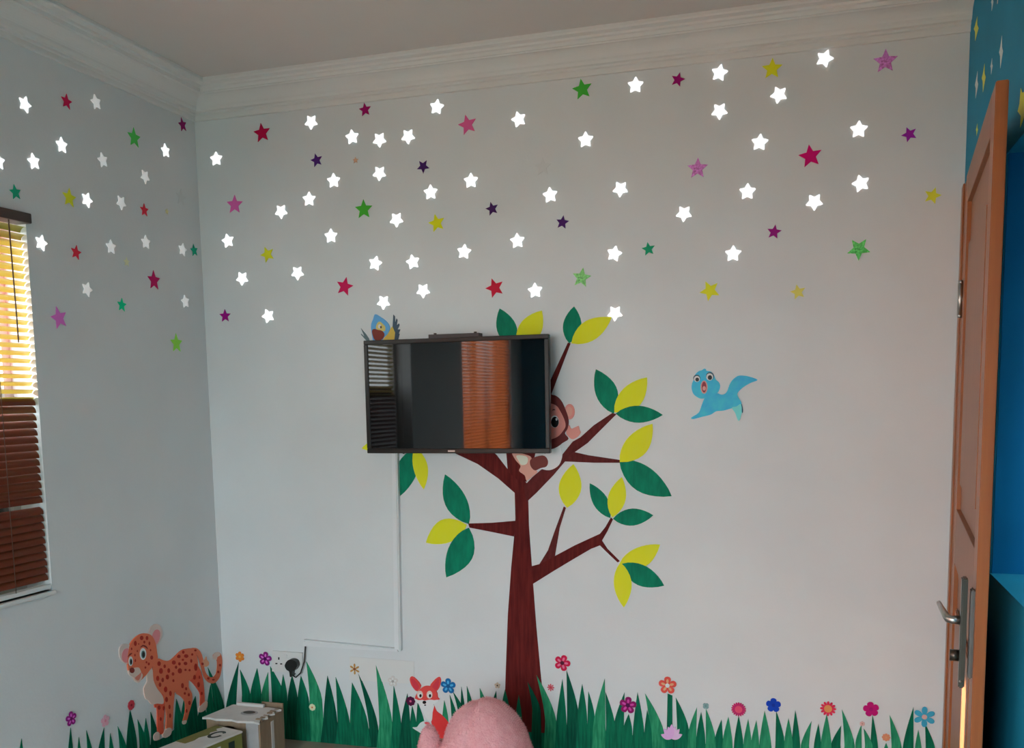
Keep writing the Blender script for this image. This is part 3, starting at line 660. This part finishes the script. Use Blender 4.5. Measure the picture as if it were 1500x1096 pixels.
bs = [(413,468,12,18),(455,488,8,14),(427,523,14,22),(485,520,10,18),(517,545,9,13),(403,578,11,20),(440,590,9,17),(475,568,12,19),(420,625,9,17),(462,660,12,22),(497,690,10,20),(468,735,11,20),(413,795,11,17),(447,800,7,17),(490,790,8,17),(495,855,8,17),
 (425,880,7,15),(523,460,14,16),(560,415,13,13),(593,383,9,12),(615,412,16,14),(590,440,8,8),(565,470,9,12),(610,467,13,13),(540,495,8,12),(568,522,15,20),(610,515,7,9),(640,517,7,9),(653,448,7,14),(687,495,12,28),(660,400,7,9),(520,595,7,11),
 (588,632,9,20),(615,655,7,12),(605,690,7,10),(635,700,7,12),(640,760,8,16),(677,570,9,18),(707,625,9,20),(713,570,6,12),(730,690,7,13),(618,820,6,14),(685,370,7,7),(738,470,7,10),(780,578,7,9),(818,588,9,7),(855,530,7,10),(868,480,6,10)]
for x, y, a, b_ in bs: cubp('spot', ellipse(x, y, a, b_, 9), 8, SPT, 0)

# ------------------------------------------------------------------ fox sticker
TFf = (560, 960, 6.25)
fox = thing('fox_sticker', 'red fox cub wall sticker with white chest behind the pink plush', 'sticker', on('B', 632, 1088)+Vector((0,-.005,0)))
FR, FRD, FW = P((204, 62, 58), 178), P((178, 48, 60), 178), P((216, 206, 206), 180)
FB = P((20, 16, 18), 178)
def foxp(name, pts, lay, M, sm_=3, par=None): return flat(name, 'B', pts, .0044+.0004*lay, M, par or fox, sm_, TFf)
for pts, inn in (([(256, 210), (275, 190), (312, 215), (358, 275), (325, 330), (285, 295), (262, 252)], [(268, 215), (300, 225), (340, 285), (318, 318), (285, 280)]),
                 ([(438, 285), (470, 235), (505, 203), (528, 198), (540, 225), (533, 270), (512, 315), (480, 330)], [(460, 285), (505, 225), (524, 222), (520, 270), (498, 315)])):
    e_ = foxp('ear', pts, 1, FR, 2); foxp('inner_ear', inn, 2, FRD, 2, e_)
foxp('body', [(470, 455), (500, 510), (550, 548), (592, 590), (622, 640), (640, 700), (560, 760), (515, 740), (490, 700), (462, 650), (448, 560)], 1, P((196, 48, 48), 178))
foxp('chest', [(355, 450), (472, 445), (465, 520), (455, 600), (420, 590), (385, 530)], 2, P((204, 198, 212), 180))
foxp('tail', [(280, 660), (320, 655), (350, 618), (392, 600), (432, 612), (446, 650), (430, 690), (380, 720), (340, 700)], 2, P((178, 196, 200), 178))
foxp('tail_patch', [(390, 612), (415, 606), (440, 622), (425, 632), (400, 628)], 3, P((188, 76, 84), 178), 2)
hd = foxp('head', [(303, 392), (322, 345), (350, 308), (382, 285), (415, 278), (455, 285), (484, 312), (506, 345), (512, 385), (527, 402), (480, 430), (400, 450), (330, 425)], 3, FR, 3)
foxp('muzzle', [(298, 392), (335, 408), (372, 405), (395, 412), (440, 402), (480, 408), (527, 404), (490, 438), (440, 455), (398, 468), (355, 450), (322, 430)], 4, FW, 2, hd)
foxp('nose', ellipse(390, 428, 17, 15), 5, FB, 0, hd); foxp('mouth', ellipse(397, 453, 9, 6), 5, FB, 0, hd)
for ex in (350, 437):
    foxp('eye_patch', ellipse(ex, 358, 27, 36), 4, P((224, 170, 160), 178), 0, hd); foxp('eye', ellipse(ex+2, 364, 19, 22), 5, FW, 0, hd); foxp('pupil', ellipse(ex+5, 367, 11, 15), 6, FB, 0, hd)
foxp('leg', [(470, 640), (500, 690), (512, 740), (520, 830), (480, 830), (470, 720)], 2, FB, 2)

# ------------------------------------------------------------------ monkey sticker
TFm = (760, 560, 6.85)
mk = thing('monkey_sticker', 'brown monkey wall sticker peeping out from behind the television', 'sticker', on('B', 800, 690)+Vector((0,-.004,0)))
MB_, MP, MPD = P((78, 30, 30), 160), P((176, 106, 98), 160), P((190, 112, 104), 160)
def mkp(name, pts, lay, M, sm_=3, par=None): return flat(name, 'B', pts, .0034+.0004*lay, M, par or mk, sm_, TFm)
mkp('body', [(250, 680), (330, 690), (405, 630), (432, 690), (436, 750), (405, 830), (340, 875), (280, 882), (210, 868), (180, 900), (110, 965), (80, 990), (160, 860), (240, 800)], 1, P((190, 190, 206), 172))
mkp('foot', [(-60, 700), (100, 735), (132, 775), (122, 830), (160, 868), (188, 900), (135, 948), (80, 985), (62, 935), (5, 890), (20, 840), (-30, 780)], 2, P((206, 132, 118), 172))
mkp('foot_sole', [(-20, 735), (70, 740), (95, 775), (80, 820), (30, 830), (0, 790)], 3, P((206, 190, 164), 172))
mkp('arm', [(118, 780), (180, 745), (258, 738), (296, 790), (280, 845), (220, 862), (165, 885), (122, 842)], 3, P((92, 44, 40), 165))
e_ = mkp('ear', ellipse(510, 296, 52, 78), 1, P((186, 112, 106), 162), 0); mkp('inner_ear', ellipse(508, 294, 32, 50), 2, P((206, 124, 112), 162), 0, e_)
mkp('hand', [(508, 430), (528, 466), (575, 448), (602, 440), (612, 480), (622, 506), (590, 550), (540, 572), (505, 550), (478, 515), (485, 460)], 1, MPD)
hd = mkp('head', [(240, 140), (340, 128), (388, 145), (430, 190), (460, 250), (492, 330), (502, 400), (490, 470), (462, 515), (500, 568), (440, 610), (395, 645), (330, 672), (240, 680)], 3, MB_)
mkp('face', [(250, 220), (330, 215), (385, 240), (420, 292), (458, 370), (472, 440), (440, 498), (395, 545), (330, 572), (250, 580)], 4, MP, 3, hd)
mkp('eye', ellipse(362, 395, 44, 62), 5, P((206, 196, 190), 165), 0, hd); mkp('pupil', ellipse(366, 400, 38, 54), 6, P((14, 12, 14), 165), 0, hd)
mkp('eye_glint', ellipse(382, 372, 10, 14), 7, P((160, 160, 160), 165), 0, hd); mkp('brow', [(335, 285), (355, 268), (372, 282), (355, 280)], 5, MB_, 2, hd)

# ------------------------------------------------------------------ parrot sticker above the television
TFp = (520, 450, 15)
pr = thing('parrot_sticker', 'blue-headed parrot wall sticker rising above the television corner', 'sticker', on('B', 557, 505)+Vector((0,-.004,0)))
def prp(name, pts, lay, M, sm_=3, par=None): return flat(name, 'B', pts, .0024+.0004*lay, M, par or pr, sm_, TFp)
prp('wing', [(640, 690), (720, 600), (805, 450), (850, 430), (888, 520), (880, 640), (850, 760), (640, 760)], 1, P((204, 140, 66), 160))
prp('wing_feathers', [(832, 430), (848, 165), (880, 200), (888, 350), (918, 250), (938, 280), (922, 400), (972, 360), (982, 400), (940, 490), (1000, 490), (965, 580), (985, 590), (955, 700), (940, 770), (868, 770), (888, 560)], 2, P((52, 66, 78), 160), 0)
prp('wing_feathers', [(135, 465), (180, 520), (250, 600), (310, 690), (330, 760), (250, 730), (140, 610), (140, 585), (215, 650), (190, 590)], 1, P((74, 88, 92), 160), 0)
hd = prp('head', [(448, 158), (560, 212), (690, 305), (765, 410), (770, 490), (725, 590), (650, 660), (560, 760), (420, 760), (385, 640), (362, 480), (365, 370), (405, 265)], 3, P((78, 128, 172), 160), 3)
prp('face', [(480, 400), (510, 340), (560, 320), (620, 370), (672, 430), (668, 520), (600, 530), (520, 505), (470, 470)], 4, P((206, 150, 90), 160), 3, hd)
prp('eye', ellipse(550, 425, 36, 46), 5, P((214, 200, 190), 160), 0, hd); prp('pupil', ellipse(580, 442, 17, 28), 6, P((60, 50, 50), 160), 0, hd)
prp('beak', [(385, 520), (430, 480), (510, 500), (600, 520), (650, 575), (650, 640), (600, 710), (520, 740), (440, 715), (398, 620)], 5, P((102, 48, 42), 160), 3, hd)

# ------------------------------------------------------------------ blue bird sticker
TFb = (980, 520, 9.13)
bb = thing('bird_sticker', 'sky blue bird wall sticker with wide open beak, beside the tree', 'sticker', on('B', 1055, 612)+Vector((0,-.004,0)))
BB = mat('bird_blue', alb((50, 136, 184), 166), .5, spec=.15, col2=alb((60, 156, 204), 166), scale=(25, 25, 25))
def bbp(name, pts, lay, M, sm_=3, par=None): return flat(name, 'B', pts, .0024+.0004*lay, M, par or bb, sm_, TFb)
bbp('body', [(470, 590), (520, 540), (640, 512), (690, 530), (740, 525), (780, 482), (805, 410), (845, 340), (920, 282), (1000, 278), (1080, 292), (1185, 335), (1090, 375), (985, 440), (915, 515), (935, 580), (972, 650), (930, 700), (835, 715), (730, 745), (630, 755), (560, 798), (430, 832), (325, 858), (298, 838), (395, 775), (435, 680)], 1, BB, 3)
bbp('leg', [(840, 705), (900, 690), (965, 655), (988, 740), (968, 790), (955, 850), (932, 882), (908, 840), (885, 775)], 2, P((100, 184, 222), 170))
bbp('leg_edge', [(966, 658), (976, 664), (990, 735), (984, 778), (975, 760), (974, 705)], 3, P((36, 72, 92), 170), 2)
hd = bbp('head', [(330, 335), (350, 265), (398, 218), (440, 205), (470, 185), (496, 192), (500, 212), (560, 224), (602, 270), (625, 328), (666, 366), (685, 420), (662, 490), (630, 522), (560, 560), (440, 586), (370, 560), (322, 512), (303, 440), (312, 375)], 3, BB, 3)
for ex, ey, rx, ry in ((375, 322, 40, 40), (545, 295, 46, 48)):
    bbp('eye_outline', ellipse(ex-2 if ex < 400 else ex+4, ey-10, rx+8, ry+8), 4, P((60, 84, 96), 170), 0, hd)
    bbp('eye', ellipse(ex, ey, rx, ry), 5, P((206, 202, 200), 170), 0, hd); bbp('pupil', ellipse(ex+4, ey+8, rx*.62, ry*.66), 6, P((48, 52, 56), 170), 0, hd)
k_ = bbp('beak', ellipse(470, 432, 46, 88), 4, P((206, 124, 118), 170), 0, hd); bbp('mouth', ellipse(470, 430, 30, 72), 5, P((120, 52, 62), 170), 0, hd); bbp('tongue', ellipse(472, 448, 22, 30), 6, P((214, 130, 128), 170), 0, hd)

# ------------------------------------------------------------------ cardboard boxes in the corner
card = mat('cardboard', (.34, .235, .15), .8, col2=(.28, .19, .12), scale=(60, 60, 8), bump=.1, bscale=60)
white_card = mat('white_card', (.66, .63, .60), .6, var=.06, scale=(20, 20, 20))
grey_card = mat('grey_card', (.40, .39, .39), .7, var=.1, scale=(20, 20, 20))
olive = mat('olive_card', (.20, .20, .045), .6, col2=(.16, .165, .04), scale=(15, 15, 15)); darkg = mat('dark_print', (.012, .03, .022), .6)
X0, X1, Y0, Y1, ZT = .185, .425, -.405, -.225, .215
ct = thing('carton', 'open brown cardboard carton with white torn-edged lid in the room corner', 'box', ((X0+X1)/2, (Y0+Y1)/2, 0))
box('side_panel', (X1-.006, Y0, 0), (X1, Y1, ZT), card, ct); box('side_panel', (X0, Y0, 0), (X0+.006, Y1, ZT), card, ct)
box('back_panel', (X0+.006, Y1-.006, 0), (X1-.006, Y1, ZT), card, ct)
def wavy(name, z, t, M, par, pts, holes=None):
    V = [Vector((x, y, z)) for x, y in pts]
    k = len(V); V2 = V+[v+Vector((0,0,t)) for v in V]
    F = [tuple(range(k-1, -1, -1)), tuple(range(k, 2*k))]+[(i, (i+1) % k, k+(i+1) % k, k+i) for i in range(k)]
    return meshobj(name, V2, F, M, par)
# front panel with an arched opening
def front(name, x0, x1, y, z0, z1, hx, hw, hz, M, par):
    P_ = [(x0, z0), (x0, z1), (x1, z1), (x1, z0), (hx+hw, z0)]+[(hx+hw*math.cos(a), hz-hw*.9+hw*.9*math.sin(a)) for a in [math.pi*i/12 for i in range(13)]]+[(hx-hw, z0)]
    k = len(P_); V = [(a, y, b_) for a, b_ in P_]+[(a, y+.006, b_) for a, b_ in P_]
    F = [tuple(range(k)), tuple(range(2*k-1, k-1, -1))]+[(i, (i+1) % k, k+(i+1) % k, k+i) for i in range(k)]
    return meshobj(name, V, F, M, par)
front('front_panel', X0+.006, X1-.06, Y0, 0, ZT, X0+.105, .05, ZT-.022, card, ct)
box('front_strip', (X1-.06, Y0-.003, 0), (X1-.006, Y0+.004, ZT), grey_card, ct)
lidp = []
for i in range(9): lidp.append((X0-.010+(.26)*i/8, Y0-.012+.006*math.sin(i*2.1)))
for i in range(1, 7): lidp.append((X1+.006-.02*(i % 2), Y0+(Y1-Y0)*i/7))
for i in range(7): lidp.append((X1-.03-(X1-X0-.05)*i/6, Y1-.02+.008*math.sin(i*2.6)))
lid = wavy('lid', ZT, .008, white_card, ct, lidp)
hc = (X0+.145, (Y0+Y1)/2-.01)
wavy('lid_hole', ZT+.0075, .0012, grey_card, lid, [(hc[0]+.036*math.cos(a), hc[1]+.028*math.sin(a)) for a in [2*math.pi*i/20 for i in range(20)]])
wavy('lid_hole_shade', ZT+.0085, .0006, mat('hole_shade_colour', (.10, .085, .07), .8), lid, [(hc[0]-.004+.026*math.cos(a), hc[1]+.006+.017*math.sin(a)) for a in [2*math.pi*i/20 for i in range(20)]])  # dark disc paints the shade inside the lid hole
box('back_flap', (X0+.14, Y1+.002, ZT-.1), (X1-.004, Y1+.008, ZT+.022), card, ct)
box('white_tab', (X0+.04, Y1-.03, ZT+.008), (X1-.075, Y1-.012, ZT+.02), white_card, ct, .003)
for i in range(6): box('corrugation', (X1-.028+.004*(i % 2), Y0+.012+i*.026, ZT-.012), (X1-.002, Y0+.026+i*.026, ZT+.013-.002*(i % 3)), card, ct, .004)
box('edge_tape', (X1, Y0+.08, 0), (X1+.0015, Y0+.1, ZT-.02), white_card, ct)

pa, pb, pc = at_z(317, 1063, .2), at_z(354, 1071, .2), at_z(228, 1096, .2)
ex = (pb-pa).normalized(); ln = (pc-pa).length; ey = (pc-pa).normalized(); wd = (pb-pa).length
ey = (ey-ex*ey.dot(ex)).normalized()
bc = pa+ex*(wd/2)+ey*.17
gbx = thing('carton', 'long olive green carton with a white printed lid beside the brown carton', 'box', (bc.x, bc.y, 0))
def obox(name, u0, u1, v0, v1, z0, z1, M, par, bev=0):
    V = [Vector((pa.x, pa.y, 0))+ex*u+ey*v+Vector((0,0,z)) for z in (z0, z1) for u, v in ((u0, v0), (u1, v0), (u1, v1), (u0, v1))]
    for v in V: pass
    o = meshobj(name, V, [(0,3,2,1), (4,5,6,7), (0,1,5,4), (1,2,6,5), (2,3,7,6), (3,0,4,7)], M, par)
    bm = bmesh.new(); bm.from_mesh(o.data); bmesh.ops.recalc_face_normals(bm, faces=bm.faces)
    if bev: bmesh.ops.bevel(bm, geom=bm.edges[:], offset=bev, segments=2, affect='EDGES')
    bm.to_mesh(o.data); bm.free(); return o
obox('body', 0, wd, 0, .34, 0, .192, olive, gbx)
ld = obox('lid', -.004, wd+.004, -.004, .344, .192, .200, white_card, gbx, .003)
def lidpoly(name, uv, z, M):
    V = [Vector((pa.x, pa.y, 0))+ex*(u*wd)+ey*v+Vector((0,0,z)) for u, v in uv]; k = len(V)
    V2 = V+[v+Vector((0,0,.0008)) for v in V]
    o = meshobj(name, V2, [tuple(range(k)), tuple(range(2*k-1, k-1, -1))]+[(i, (i+1) % k, k+(i+1) % k, k+i) for i in range(k)], M, ld)
    bm = bmesh.new(); bm.from_mesh(o.data); bmesh.ops.recalc_face_normals(bm, faces=bm.faces); bm.to_mesh(o.data); bm.free(); return o
lidpoly('printed_patch', [(-.02, .0), (.28, .004), (.22, .03), (.35, .04), (.30, .07), (.42, .09), (.33, .13), (.40, .16), (.36, .20), (-.02, .20)], .1999, olive)
ring = [(.60+.20*math.cos(a), .075+.040*math.sin(a)) for a in [2*math.pi*i/24 for i in range(22)]]+[(.60+.12*math.cos(a), .075+.026*math.sin(a)) for a in [2*math.pi*i/24 for i in range(21, -1, -1)]]
lidpoly('printed_loop', ring, .2001, darkg)
for i in range(4): obox('side_print', wd+.0002, wd+.0012, .04+.07*i, .07+.07*i, .10, .175, (darkg, white_card)[i % 2], gbx)

# ------------------------------------------------------------------ pink plush
pink = mat('pink_fleece', (.95, .52, .54), .95, col2=(.88, .40, .43), scale=(45, 45, 45), bump=.5, bscale=140, spec=.1)
pink.node_tree.nodes['Principled BSDF'].inputs['Sheen Weight'].default_value = .15
PC = Vector((1.30, -.36, 0))
pt = at_y(715, 1025, -.36); pl_, prr = at_y(650, 1085, -.36), at_y(777, 1090, -.36)
PC.x = pt.x; HT = pt.z
plush = thing('plush_toy', 'fluffy pink plush toy with a domed back and small upright paw', 'plush toy', (PC.x, PC.y, 0))
from mathutils import noise
def blob(name, c, rx, ry, rz, M, par, seam=0, nz=.006, lean=0):
    bm = bmesh.new(); bmesh.ops.create_icosphere(bm, subdivisions=5, radius=1)
    for v in bm.verts:
        p = v.co.copy(); q = Vector((p.x*rx, p.y*ry, p.z*rz)); q.x += lean*p.z
        d = noise.noise(q*22)*nz+noise.noise(q*60)*nz*.45
        if seam:
            xs = (p.x+.18*p.z+.02); d -= .02*math.exp(-(xs/.07)**2)*(1 if p.y < .3 else 0)
        v.co = q+p.normalized()*d
        v.co.z = max(v.co.z, -c[2]+.001)
    o = bmobj(name, bm, M, par, Vector(c)-par.location, True)
    return o
bc_ = at_y(713, 1090, -.36)
body = blob('body', (bc_.x, PC.y, .125), .170, .17, HT-.125, pink, plush, 1, .006, -.004)
hb = at_y(656, 1096, -.37)
hip = blob('flank', (hb.x, -.38, hb.z-.05), .085, .09, .082, pink, plush, 0, .005)
nub = at_y(632, 1070, -.40)
paw = blob('paw', (nub.x, -.42, nub.z-.09), .042, .045, .115, pink, plush, 0, .004)
# fleece pile: short fibres over both
def pile(name, src, count, par):
    rnd = random.Random(3); V, F = [], []; polys = list(src.data.polygons)
    for k in range(count):
        p = polys[rnd.randrange(len(polys))]; c = p.center; nn = (p.normal+Vector((rnd.uniform(-.6, .6), rnd.uniform(-.6, .6), rnd.uniform(-.6, .6)))).normalized()
        if c.z+src.location.z < .02: continue
        a = nn.orthogonal().normalized()*.0009; L_ = rnd.uniform(.004, .009); b0 = c-p.normal*.001; i = len(V)
        V += [b0-a, b0+a, b0+nn*L_]; F.append((i, i+1, i+2))
    me = bpy.data.meshes.new(name); me.from_pydata(V, [], F); me.materials.append(pink); o = bpy.data.objects.new(name, me)
    link(o, par, src.location); o['kind'] = 'stuff'; return o
pile('fleece_pile', body, 26000, plush); pile('fleece_pile', paw, 5000, plush); pile('fleece_pile', hip, 6000, plush)
